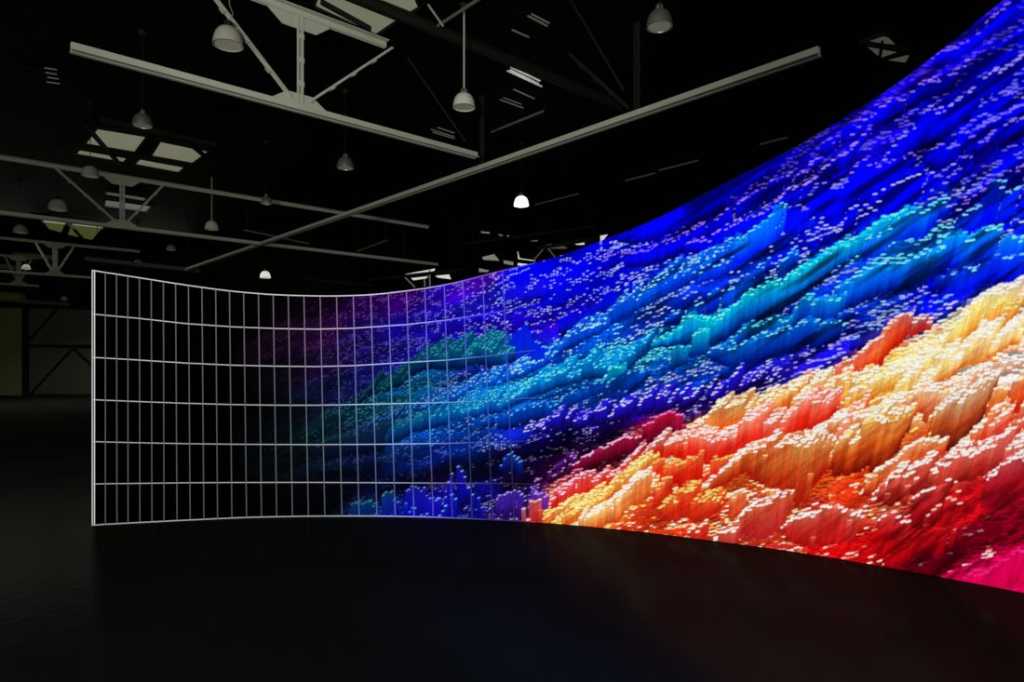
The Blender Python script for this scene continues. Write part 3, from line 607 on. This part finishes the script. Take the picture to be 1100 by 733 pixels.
def truss(label, pl, x0, x1, nodes, m, s=1., top=True, group='roof trusses', sidew=.11, topm=None, h=None, leg=.042, tspan=None, stretches=None, pm=None, gp=True):
    """bottom chord from frame column x0 to x1, posts at node columns (px, left diagonal top px, right diagonal top px)"""
    zt = ZT if h is None else h
    org = pl.at(nodes[0][0] if nodes else (x0+x1)/2, ZB)
    t = thing('roof_truss',label,'roof truss',org,group)
    side = Vector((-pl.d.y,pl.d.x,0))
    def R(v): return Vector(v)-org
    for (sx0,sx1,sm) in (stretches or [(x0,x1,m)]):
        bm = bmesh.new(); a = R(pl.at(sx0,ZB)); b = R(pl.at(sx1,ZB))
        for q in (-1,1):
            bar(bm,a,b,sidew*.6,.014,side,(q*(.03+sidew*.3),-.055)); bar(bm,a,b,.014,.115,side,(q*.03,0))
        done(bm,'bottom_chord',sm,t)
    m = pm or m
    if top:
        bm = bmesh.new(); ta, tb = tspan or (x0,x1); a = R(pl.at(ta,zt)); b = R(pl.at(tb,zt))
        for q in (-1,1):
            bar(bm,a,b,sidew,.014,side,(q*(.03+sidew/2),.05)); bar(bm,a,b,.014,.11,side,(q*.03,0))
        done(bm,'top_chord',topm or m,t)
    for nd in nodes:
        px,l,r = nd[:3]
        p = R(pl.at(px,ZB)); q = R(pl.at(px,zt))
        angles('post',p,q,t,m,side=pl.d,plates=3,leg=leg)
        if gp: gusset('gusset_plate',p-Vector((0,0,.02)),pl.d,.95*s,.45*s,.26*s,t,m)
        if gp: gusset('gusset_plate',q+Vector((0,0,.03)),pl.d,1.1*s,.6*s,.30*s,t,topm or m,False)
        for e in (l,r):
            if e is None: continue
            w = R(pl.at(e,zt)); dd_ = (w-p).normalized()
            angles('diagonal',p+dd_*.22,w,t,m,side=side,plates=3,leg=leg*.85)
    return t
T1 = Plane(322,116,ZB,dirA)
truss('large pale roof truss at top left, its post above the nearest lamp row',T1,76,512,[(322,214,421)],M['steel'],tspan=(170,414))
T2 = Plane(131,244,ZB,dirA)
truss('second pale roof truss, behind the skylight on the left',T2,-60,470,[(131,58,176)],M['steel'],s=.95,leg=.06,tspan=(-60,460))
T3 = Plane(59,295.5,ZB,dirA)
truss('third, smaller roof truss above the left end of the video wall',T3,-60,150,[(59,38,80)],M['steel'],s=.9,leg=.10)
T4 = Plane(20,306,ZB,dirA)
truss('farthest small roof truss at the left edge, above the pale wall',T4,-40,42,[(20,5,34)],M['steel'],s=.9,leg=.10)
TB = Plane(517,180,ZB,dirB)
tb = truss('long crossing truss chord running from lower left up to the right',TB,200,880,[(683,None,612),(517,None,None)],M['steel'],s=.6,top=False,group='crossing trusses',sidew=.10,leg=.05,pm=M['dark'],gp=False)
# second crossing truss, far behind the bright lamp
TBb = Plane(712,182,8.9,dirB)
def beam(label, a, b, w, h, m, name='roof_beam', cat='roof beam', group=None, flange=True):
    a = Vector(a); b = Vector(b); c = (a+b)/2
    t = thing(name,label,cat,c,group)
    d = (b-a).normalized(); s = d.cross(Vector((0,0,1)))
    bm = bmesh.new(); bar(bm,a-c,b-c,.03,h,s); done(bm,'web',m,t)
    bm = bmesh.new(); bar(bm,a-c,b-c,w,.025,s,(0,-h/2)); done(bm,'bottom_flange',m,t)
    bm = bmesh.new(); bar(bm,a-c,b-c,w,.025,s,(0,h/2)); done(bm,'top_flange',m,t)
    return t
bmA = Plane(540,62,9.1,dirA)
beam('dark roof beam running from the large skylight down behind the white lamp',bmA.at(335,9.1),bmA.at(668,9.1),.13,.17,M['dark'])
for k,(px,py,x0,x1,lab) in enumerate([(500,9,470,520,'short pale purlin just right of the large skylight'),(556,131,528,584,'short pale purlin below the roof slits'),
        (730,178,708,750,'thin pale purlin above the middle of the video wall'),(831,152,816,846,'thin pale purlin nearest the upper slope of the video wall'),
        (690,190,672,704,'thin dim purlin to the right of the glowing lamp'),(600,214,574,622,'thin dim purlin beside the glowing lamp')]):
    pl = Plane(px,py,9.15,dirB)
    bm = bmesh.new(); a = pl.at(x0,9.15); b = pl.at(x1,9.15); c = (a+b)/2; bar(bm,a-c,b-c,.035,.03); bar(bm,a-c,b-c,.010,.05,None,(0,.02))
    o = done(bm,'roof_purlin',M['dull']); o.location = c; tag(o,lab,'purlin','roof purlins')
# hanger ties: thin dark bars
for k_,(a,b,za,zb,lab) in enumerate([((613,0),(670,97),9.2,7.0,'thin dark slanting tie above the crossing chord'),((438,62),(500,152),9.0,7.2,'thin dark slanting tie beside the white lamp'),
        ((460,5),(476,28),9.3,9.1,'short bent pale pipe under the roof at top centre')]):
    A = Pz(a[0],a[1],za); Bp = Pz(b[0],b[1],zb); bm = bmesh.new(); tube(bm,[A-A,Bp-A],.022,8); o = done(bm,'tie_rod',M['dark'] if k_ < 2 else M['steel']); o.location = A; tag(o,lab,'tie rod')
# column-like dark junction where the two chord lines cross
for px_,w_,h_ in ((517,.34,.36),(683,.30,.30)):
    J = TB.at(px_,ZB)-tb.location; bm = bmesh.new(); bar(bm,J+Vector((0,0,-.12)),J+Vector((0,0,h_-.1)),w_,w_*.8); done(bm,'joint_box',M['black'],tb)
# ---------------------------------------------------------------- skylights
def skylight(label, panes, m, bars=(), z=ROOF-.08, group='roof skylights'):
    cen = sum((Pz(x,y,z) for q in panes for x,y in q), Vector())/sum(len(q) for q in panes); cen.z = z
    t = thing('skylight',label,'skylight',cen,group)
    for q in panes:
        pts_ = [Pz(x,y,z)-cen for x,y in q]
        bm = bmesh.new(); slab(bm,pts_,.03); done(bm,'pane',m,t)
        bm = bmesh.new()
        for i in range(len(pts_)): bar(bm,pts_[i]-Vector((0,0,.01)),pts_[(i+1)%len(pts_)]-Vector((0,0,.01)),.05,.07)
        done(bm,'pane_frame',M['dark'],t)
    for (a,b,w) in bars:
        bm = bmesh.new(); bar(bm,Pz(*a,z-.12)-cen,Pz(*b,z-.12)-cen,w,.10); done(bm,'glazing_bar',M['dark'],t)
    return t
skylight('large pale skylight at the top, above the post of the near truss',[[(341,-6),(372,-6),(429,20),(404,37),(337,6)],[(384,-4),(446,-4),(451,7),(441,13),(411,1)]],M['sky'],
    bars=[((345,2),(398,31),.05)])
skylight('pale four-pane skylight at upper left',[[(104,137),(158,146),(145,163),(91,154)],[(172,151),(225,162),(207,175),(162,167)],[(85,160),(137,169),(133,174),(81,165)],[(150,170),(199,179),(192,185),(144,176)]],M['sky'],
    bars=[((93,136),(128,176),.12),((107,128),(232,156),.20),((196,148),(230,176),.12)])
skylight('narrow double-strip skylight behind the second truss post',[[(114,205),(158,212),(155,216),(113,209)],[(113,214),(164,221),(157,228),(112,222)]],M['sky2'],bars=[((112,211.5),(166,219),.12)])
skylight('olive-tinted skylight above the left end of the video wall',[[(40,230),(74,233),(66,250),(52,246)],[(78,236),(112,243),(99,258),(72,252)]],M['olivesky'],bars=[((32,229),(114,241),.20),((70,236),(90,258),.12)])
skylight('small dim kite-shaped skylight above the slope of the video wall',[[(923,45),(950,36),(956,38),(967,49)],[(925,46),(970,50),(974,53),(945,63)],[(946,64),(977,56),(978,60),(973,68)]],M['sky2'],bars=[((926,46),(976,55),.06),((948,46),(944,66),.05)])
# roof glints: glowing strips painted in for highlights on the corrugated deck
def glints(label, rows, m=None):
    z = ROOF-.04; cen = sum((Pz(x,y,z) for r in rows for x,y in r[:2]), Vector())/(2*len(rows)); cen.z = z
    t = thing('roof_glint_group',label,'painted glint',cen,'painted roof glints')
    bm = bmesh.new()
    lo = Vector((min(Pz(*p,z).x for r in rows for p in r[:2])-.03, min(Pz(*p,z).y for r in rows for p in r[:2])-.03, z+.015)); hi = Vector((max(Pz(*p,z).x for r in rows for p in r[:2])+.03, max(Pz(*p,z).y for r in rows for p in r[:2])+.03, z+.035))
    box(bm,lo-cen,hi-cen); done(bm,'glint_backing',mroof,t)
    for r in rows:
        bm = bmesh.new(); bar(bm,Pz(*r[0],z)-cen,Pz(*r[1],z)-cen,r[2],.02); done(bm,'painted_glint',r[3] if len(r) > 3 else (m or M['painted_glint']),t)
D = M['sky2']  # dim skylight glow, reused for the fainter painted glints
glints('faint group of painted roof slits at far upper left',[((48,73),(61,75),.03,D),((49,78),(61,80),.03,D),((51,83),(63,85),.03,D),((50,88),(64,90),.03,D)])
glints('group of thin bright painted roof slits right of the white lamp',[((549,72),(580,87),.05),((548,75),(578,90),.05),((545,76),(582,93),.04)])
glints('faint painted roof slits above the bright slits',[((567,17),(588,28),.03,D),((571,15),(590,25),.03,D),((550,32),(568,40),.03,D)])
glints('faint painted roof slits behind the cord of the white lamp',[((463,139),(488,147),.04,D),((465,142),(488,149),.04,D),((470,137),(488,143),.04,D)])
glints('faint painted roof slits below the bright slits',[((537,107),(562,116),.03,D),((552,96),(574,106),.03,D),((541,105),(560,112),.02,D)])

def hang(o, pts_):
    """thin dark hangers that carry a thing from the roof"""
    for p in pts_:
        bm = bmesh.new(); tube(bm,[Vector(p),Vector((p[0],p[1],ROOF-o.location.z))],.015,6); done(bm,'hanger',M['dark'],o)
# ---------------------------------------------------------------- far clerestory windows
WR = 33.
def clere(label, quads, m, y=WR):
    cen = sum((P(a,b,y) for q in quads for a,b in q), Vector())/sum(len(q) for q in quads)
    t = thing('clerestory_window',label,'window',cen,'far clerestory windows')
    for q in quads:
        bm = bmesh.new(); slab(bm,[P(a,b,y)-cen for a,b in q],-.05); done(bm,'pane',m,t)
    x0 = min(a for q in quads for a,b in q); x1 = max(a for q in quads for a,b in q)
    bm = bmesh.new()
    for q in quads:
        pp = [P(a,b,y-.03)-cen for a,b in q]
        for i in range(len(pp)): bar(bm,pp[i],pp[(i+1)%len(pp)],.07,.06,(0,1,0))
    done(bm,'window_frame',M['dark'],t)
clere('bright window strip above the video wall, left of the dark pillar',[[(433,294.5),(468.7,287.8),(467,291.8),(439,297)],[(466,296),(483,294.3),(485.6,301),(470,299)],[(440,298.5),(462,296),(458,300),(444,302)]],M['day'])
clere('mottled window above the video wall, right of the dark pillar',[[(514,287.6),(527,290.5),(524,293),(514,293)],[(517,276),(531,272.5),(538,281),(519,280)],[(540,279),(552,281),(552,286),(541,284)]],M['day2'])
clere('bright L-shaped window under the small gable truss',[[(555.2,269.5),(557,270),(558.5,277),(576,279.5),(575,281.5),(556,279)],[(556,282),(569,283.5),(562,287),(555,285.5)]],M['day'])
clere('bright window right of the small gable truss',[[(607,260),(628,256.6),(628.4,263.8),(620,264)]],M['day'])
clere('rightmost bright window where the video wall top rises',[[(644,253),(654.5,251),(649,258),(644.2,260)],[(668,249),(675,247.6),(676,248.6),(670,250)],[(656,254.5),(664,252.5),(662,255),(657,256)]],M['day'])
clere('row of small dim panes above the bright windows',[[(515,248),(526,249),(527,252),(517,251)],[(534,251),(540,252),(541,254.5),(536,254)],[(544,252),(548,253),(548,255.5),(544,255)],[(556,254.5),(562,254.5),(562,256),(557,256)],[(569,258.5),(579,257.5),(577,260),(570,260)]],M['day2'],y=32)
# far cross wall that carries the clerestory
bm = bmesh.new(); box(bm,(P(385,0,WR).x,WR+.04,0),(XR,WR+.24,ROOF)); structure('wall_cross',bm,M['black'])
# small gable truss in front of it
org = P(590,265,30.)
t = thing('gable_truss','small pale gusset and braces in front of the far windows','roof truss',org)
bm = bmesh.new(); slab(bm,[P(585.5,263.5,30)-org,P(592,262,30)-org,P(609,265.5,30)-org,P(608,267.5,30)-org,P(589,267,30)-org],.05); done(bm,'gusset_plate',M['steel'],t)
for a,b in (((586,265),(573,280)),((588,266),(599,280))):
    bm = bmesh.new(); bar(bm,P(*a,30)-org,P(*b,30)-org,.06,.06,(0,1,0)); done(bm,'brace',M['steel'],t)
bm = bmesh.new(); bar(bm,P(578,267,30)-org,P(640,256.5,30)-org,.1,.16); done(bm,'chord',M['dark'],t)
hang(t,[(-.3,0,.3),(2.0,.4,.6)])
org = P(470,292,30.)
t = thing('gable_truss','white posts and slanting brace in front of the left bright window','roof truss',org)
for a,b,w in (((461.5,290),(462,308),.08),((456,300),(456.5,308),.06),((434,297),(446,309),.05)):
    bm = bmesh.new(); bar(bm,P(*a,30)-org,P(*b,30)-org,w,.06,(0,1,0)); done(bm,'brace',M['refl'],t)
bm = bmesh.new(); bar(bm,P(425,298,30)-org,P(488,291,30)-org,.1,.12); done(bm,'chord',M['dark'],t)
hang(t,[(-1.5,0,-.2),(.6,0,.0)])
# distant roof clutter: rows of pipes and purlins seen just over the wall
rs = np.random.default_rng(5)
for k,(x0,y0,x1,y1,d,m) in enumerate([(395,301,500,289,31,'dark'),(262,247,332,262,26,'dull'),(384,270,416,258,27,'dull'),(500,262,640,243,28,'dark'),(330,300,400,307,30,'dark')]):
    a = P(x0,y0,d); b = P(x1,y1,d+1.5); c = (a+b)/2; bm = bmesh.new(); tube(bm,[a-c,b-c],.07 if m == 'dark' else .035,8); o = done(bm,'conduit',M[m]); o.location = c; hang(o,[(a-c)*.9,(b-c)*.9])
    tag(o,['dark conduit in front of the left bright window','thin grey conduit behind the third lamp','short slanting grey conduit over the start of the picture','dark conduit above the row of small panes','dark conduit just over the top edge of the white grid'][k],'conduit','far conduits')
# olive ducts, far left
for k,(x0,y0,x1,y1,d,w,lab) in enumerate([(15,273.5,60,277,38,.12,'olive duct under the third roof truss'),(-30,283,22,288,39,.12,'pale olive duct at the left edge under the roof'),(-30,316,25,320,41,.26,'wide olive duct above the pale left wall'),
        (25,324,75,327,41,.10,'thin dim pipe above the hangar door'),(92,278,215,291,32,.09,'long thin grey duct above the white grid')]):
    a = P(x0,y0,d); b = P(x1,y1,d); c = (a+b)/2; bm = bmesh.new(); tube(bm,[a-c,b-c],w,12); bar(bm,a-c,b-c,.05,w*2.2); 
    o = done(bm,'duct',M['olive'] if k < 3 else M['dull'],smooth=False); o.location = c; tag(o,lab,'duct'); hang(o,[(a-c)*.8+Vector((0,0,w)),(b-c)*.8+Vector((0,0,w))])

# ---------------------------------------------------------------- hangar door and pale wall, far left
dy = WY-.02
A0 = P(25,328,dy); 
t = thing('hangar_door','tall dark braced hangar door in the far wall, left of the video wall','door',P(62,425,dy))
org = t.location.copy()
def Q(x,y,d=dy): return P(x,y,d)-org
for (x0,y0,x1,y1) in ((32,331,108,370.5),(32,373.5,108,424)):
    bm = bmesh.new(); slab(bm,[Q(x0,y0),Q(x1,y0),Q(x1,y1),Q(x0,y1)],-.06); done(bm,'door_panel',M['panel'],t)
for (a,b,w) in (((28,328),(28,426),.40),((28,330),(110,332),.25),((32,372),(110,373),.20),((30,424.5),(110,425),.20)):
    bm = bmesh.new(); bar(bm,Q(*a,dy-.03),Q(*b,dy-.03),w,.16,(1,0,0) if a[0]==b[0] else (0,1,0)); done(bm,'door_rail',M['dark'],t)
for (a,b) in (((32,366),(62,332)),((34,423),(78,375)),((80,375),(99,393))):
    bm = bmesh.new(); bar(bm,Q(*a,dy-.03),Q(*b,dy-.03),.16,.16,(0,1,0)); done(bm,'door_brace',M['dark'],t)
for x in (110,):
    bm = bmesh.new(); bar(bm,Q(x,328,dy-.03),Q(x,426,dy-.03),.3,.16,(1,0,0)); done(bm,'door_rail',M['dark'],t)
bm = bmesh.new(); mo = mat('olive_wall_paint',(.30,.34,.15),.9,spec=.1,noise=.1,nscale=.3)
x1 = P(24,0,WY).x
box(bm,(XL,WY-.08,0),(x1,WY-.001,P(0,331,WY).z)); structure('trim_1',bm,mo)

# ---------------------------------------------------------------- hanging lamps
def lamp(label, px, py, wpx, kind, z=7.5, hang=None, tilt=0, kinked=False):
    """py: frame row of the middle of the shade"""
    c = Pz(px,py,z); d = c.y; R_ = wpx/F*d/2; H = R_*1.28
    base_z = c.z-H/2
    t = thing('high_bay_lamp',label,'lamp',(c.x,c.y,base_z),'high bay lamps')
    ms_ = {'glow':M['glow'],'white':M['refl'],'alu':M['alu'],'dish':M['dish'],'lit':M['warmglow']}[kind]
    bm = bmesh.new()
    outer = [(R_,0),(R_*1.0,.05*H),(R_*.97,.25*H),(R_*.91,.48*H),(R_*.80,.70*H),(R_*.62,.88*H),(R_*.40,.97*H),(R_*.22,H)]
    inner = [(r*.93,max(z_-.015*H,0)) for r,z_ in outer[::-1]]
    lathe(bm, outer+inner+[(R_,0)], 28); done(bm,'lamp_shade',ms_,t,smooth=True)
    bm = bmesh.new(); lathe(bm,[(0,.05*H),(R_*.86,.05*H),(R_*.86,.09*H),(0,.09*H)],24); done(bm,'lens',M['glow'] if kind == 'glow' else M['bulb'],t)
    bm = bmesh.new(); lathe(bm,[(0,H*.97),(R_*.26,H*.97),(R_*.30,H*1.08),(R_*.26,H*1.30),(R_*.12,H*1.36),(0,H*1.36)],16); done(bm,'ballast_housing',M['dull'] if kind != 'dish' else M['dark'],t,smooth=True)
    bm = bmesh.new(); rt = [(0,0,H*1.30)]
    if kinked: rt += [(R_*.35,0,H*1.7),(R_*.10,0,H*2.2)]
    rt.append((0,0,ROOF-base_z-.02)); tube(bm,rt,.019 if kind == 'white' else .010,8); done(bm,'suspension_rod',M['steel'] if kind == 'white' else M['dark'] if not kinked else M['dull'],t)
    bm = bmesh.new(); lathe(bm,[(0,ROOF-base_z-.10),(.07,ROOF-base_z-.10),(.09,ROOF-base_z-.01),(0,ROOF-base_z-.01)],12); done(bm,'ceiling_rose',M['dark'],t)
    if wpx > 13:
        bm = bmesh.new()
        for k in range(3):
            an = 2*math.pi*k/3+.4; tube(bm,[(R_*.22*math.cos(an),R_*.22*math.sin(an),H*.98),(R_*.42*math.cos(an),R_*.42*math.sin(an),H*1.15),(R_*.14*math.cos(an),R_*.14*math.sin(an),H*1.34)],.012,6)
        done(bm,'bracket',M['dark'],t)
    return t
lamp('largest grey dome lamp at top left, in front of the near truss',245,39,31,'dish',kinked=True)
lamp('white dome lamp on a long pale rod at top centre',498.5,108,24,'white')
lamp('shiny metal dome lamp under the lower chord of the near truss',371,175,18,'alu')
lamp('shiny metal dome lamp at the top edge, right of centre',708.5,20,28,'alu')
lamp('glowing white lamp, the only lit one, above the middle of the hall',560,216,16,'glow')
lamp('dim metal lamp in front of the four-pane skylight',153,129,20,'alu')
lamp('pale lamp right of the second truss, on a thin rod',227.5,242,14,'white')
lamp('small dim lamp just under the second truss chord',286,215,12,'alu')
lamp('grey dome lamp left of the second truss post',62,220,18,'dish')
lamp('dark lamp just below the upper chord of the second truss',97,184,17,'dish')
lamp('small grey lamp at left, beside the olive skylight',22,246,13,'dish')
lamp('small bright dome lamp just above the white grid',285,295,11,'lit',z=7.3)
lamp('tiny lamp above the white grid, left of the bright small dome',184,266,9,'dish')
lamp('tiny lamp above the left corner of the white grid',148,282,7,'dish',z=7.3)
lamp('tiny lamp at the far left under the olive duct',28,287,8,'dish',z=7.3)
lamp('tiniest lamp, in front of the top of the hangar door',69,320,7,'dish',z=6.1)

# ---------------------------------------------------------------- light
w = bpy.data.worlds.new('world'); scene.world = w; w.use_nodes = True; w.node_tree.nodes['Background'].inputs['Color'].default_value = (.9,1,.85,1); w.node_tree.nodes['Background'].inputs['Strength'].default_value = .02
def area(name, loc, tgt, sx, sy, power, col=(1,1,.9)):
    l = bpy.data.lights.new(name,'AREA'); l.shape = 'RECTANGLE'; l.size = sx; l.size_y = sy; l.energy = power; l.color = col
    o = bpy.data.objects.new(name,l); COL.objects.link(o); o.location = loc; o.rotation_euler = (Vector(tgt)-Vector(loc)).to_track_quat('-Z','Y').to_euler(); return o
area('added_rear_fill',(-6,YB+.5,4.5),(-4,14,6.5),14,5,900,(1,1,.88))  # added area light behind the camera that brightens steel and floor; no doorway built
area('daylight_under_left_skylights',Pz(66,244,ROOF-.2),(P(70,440,30).x,30,0),12,12,560,(1,1,.82))
fl = bpy.data.lights.new('added_truss_spot','SPOT'); fl.energy = 2300; fl.spot_size = math.radians(55); fl.spot_blend = 1.; fl.shadow_soft_size = .25; fl.color = (1,1,.88)  # added spot beside the camera, shaping how the roof steel fades with distance
o = bpy.data.objects.new('added_truss_spot',fl); COL.objects.link(o); o.location = (-1.5,-1.5,3.0); o.rotation_euler = (P(430,115,12)-o.location).to_track_quat('-Z','Y').to_euler()
sp = bpy.data.lights.new('lamp_light','POINT'); sp.energy = 25; sp.shadow_soft_size = .2; o = bpy.data.objects.new('lamp_light',sp); COL.objects.link(o); o.location = Pz(560,216,7.5)-Vector((0,0,.5))
vs = scene.view_settings; vs.view_transform = 'Standard'; vs.look = 'None'; vs.exposure = 0; vs.gamma = 1; vs.use_curve_mapping = False
scene.display_settings.display_device = 'sRGB'
cy = scene.cycles; cy.use_denoising = True; cy.max_bounces = 4; cy.diffuse_bounces = 2; cy.glossy_bounces = 2
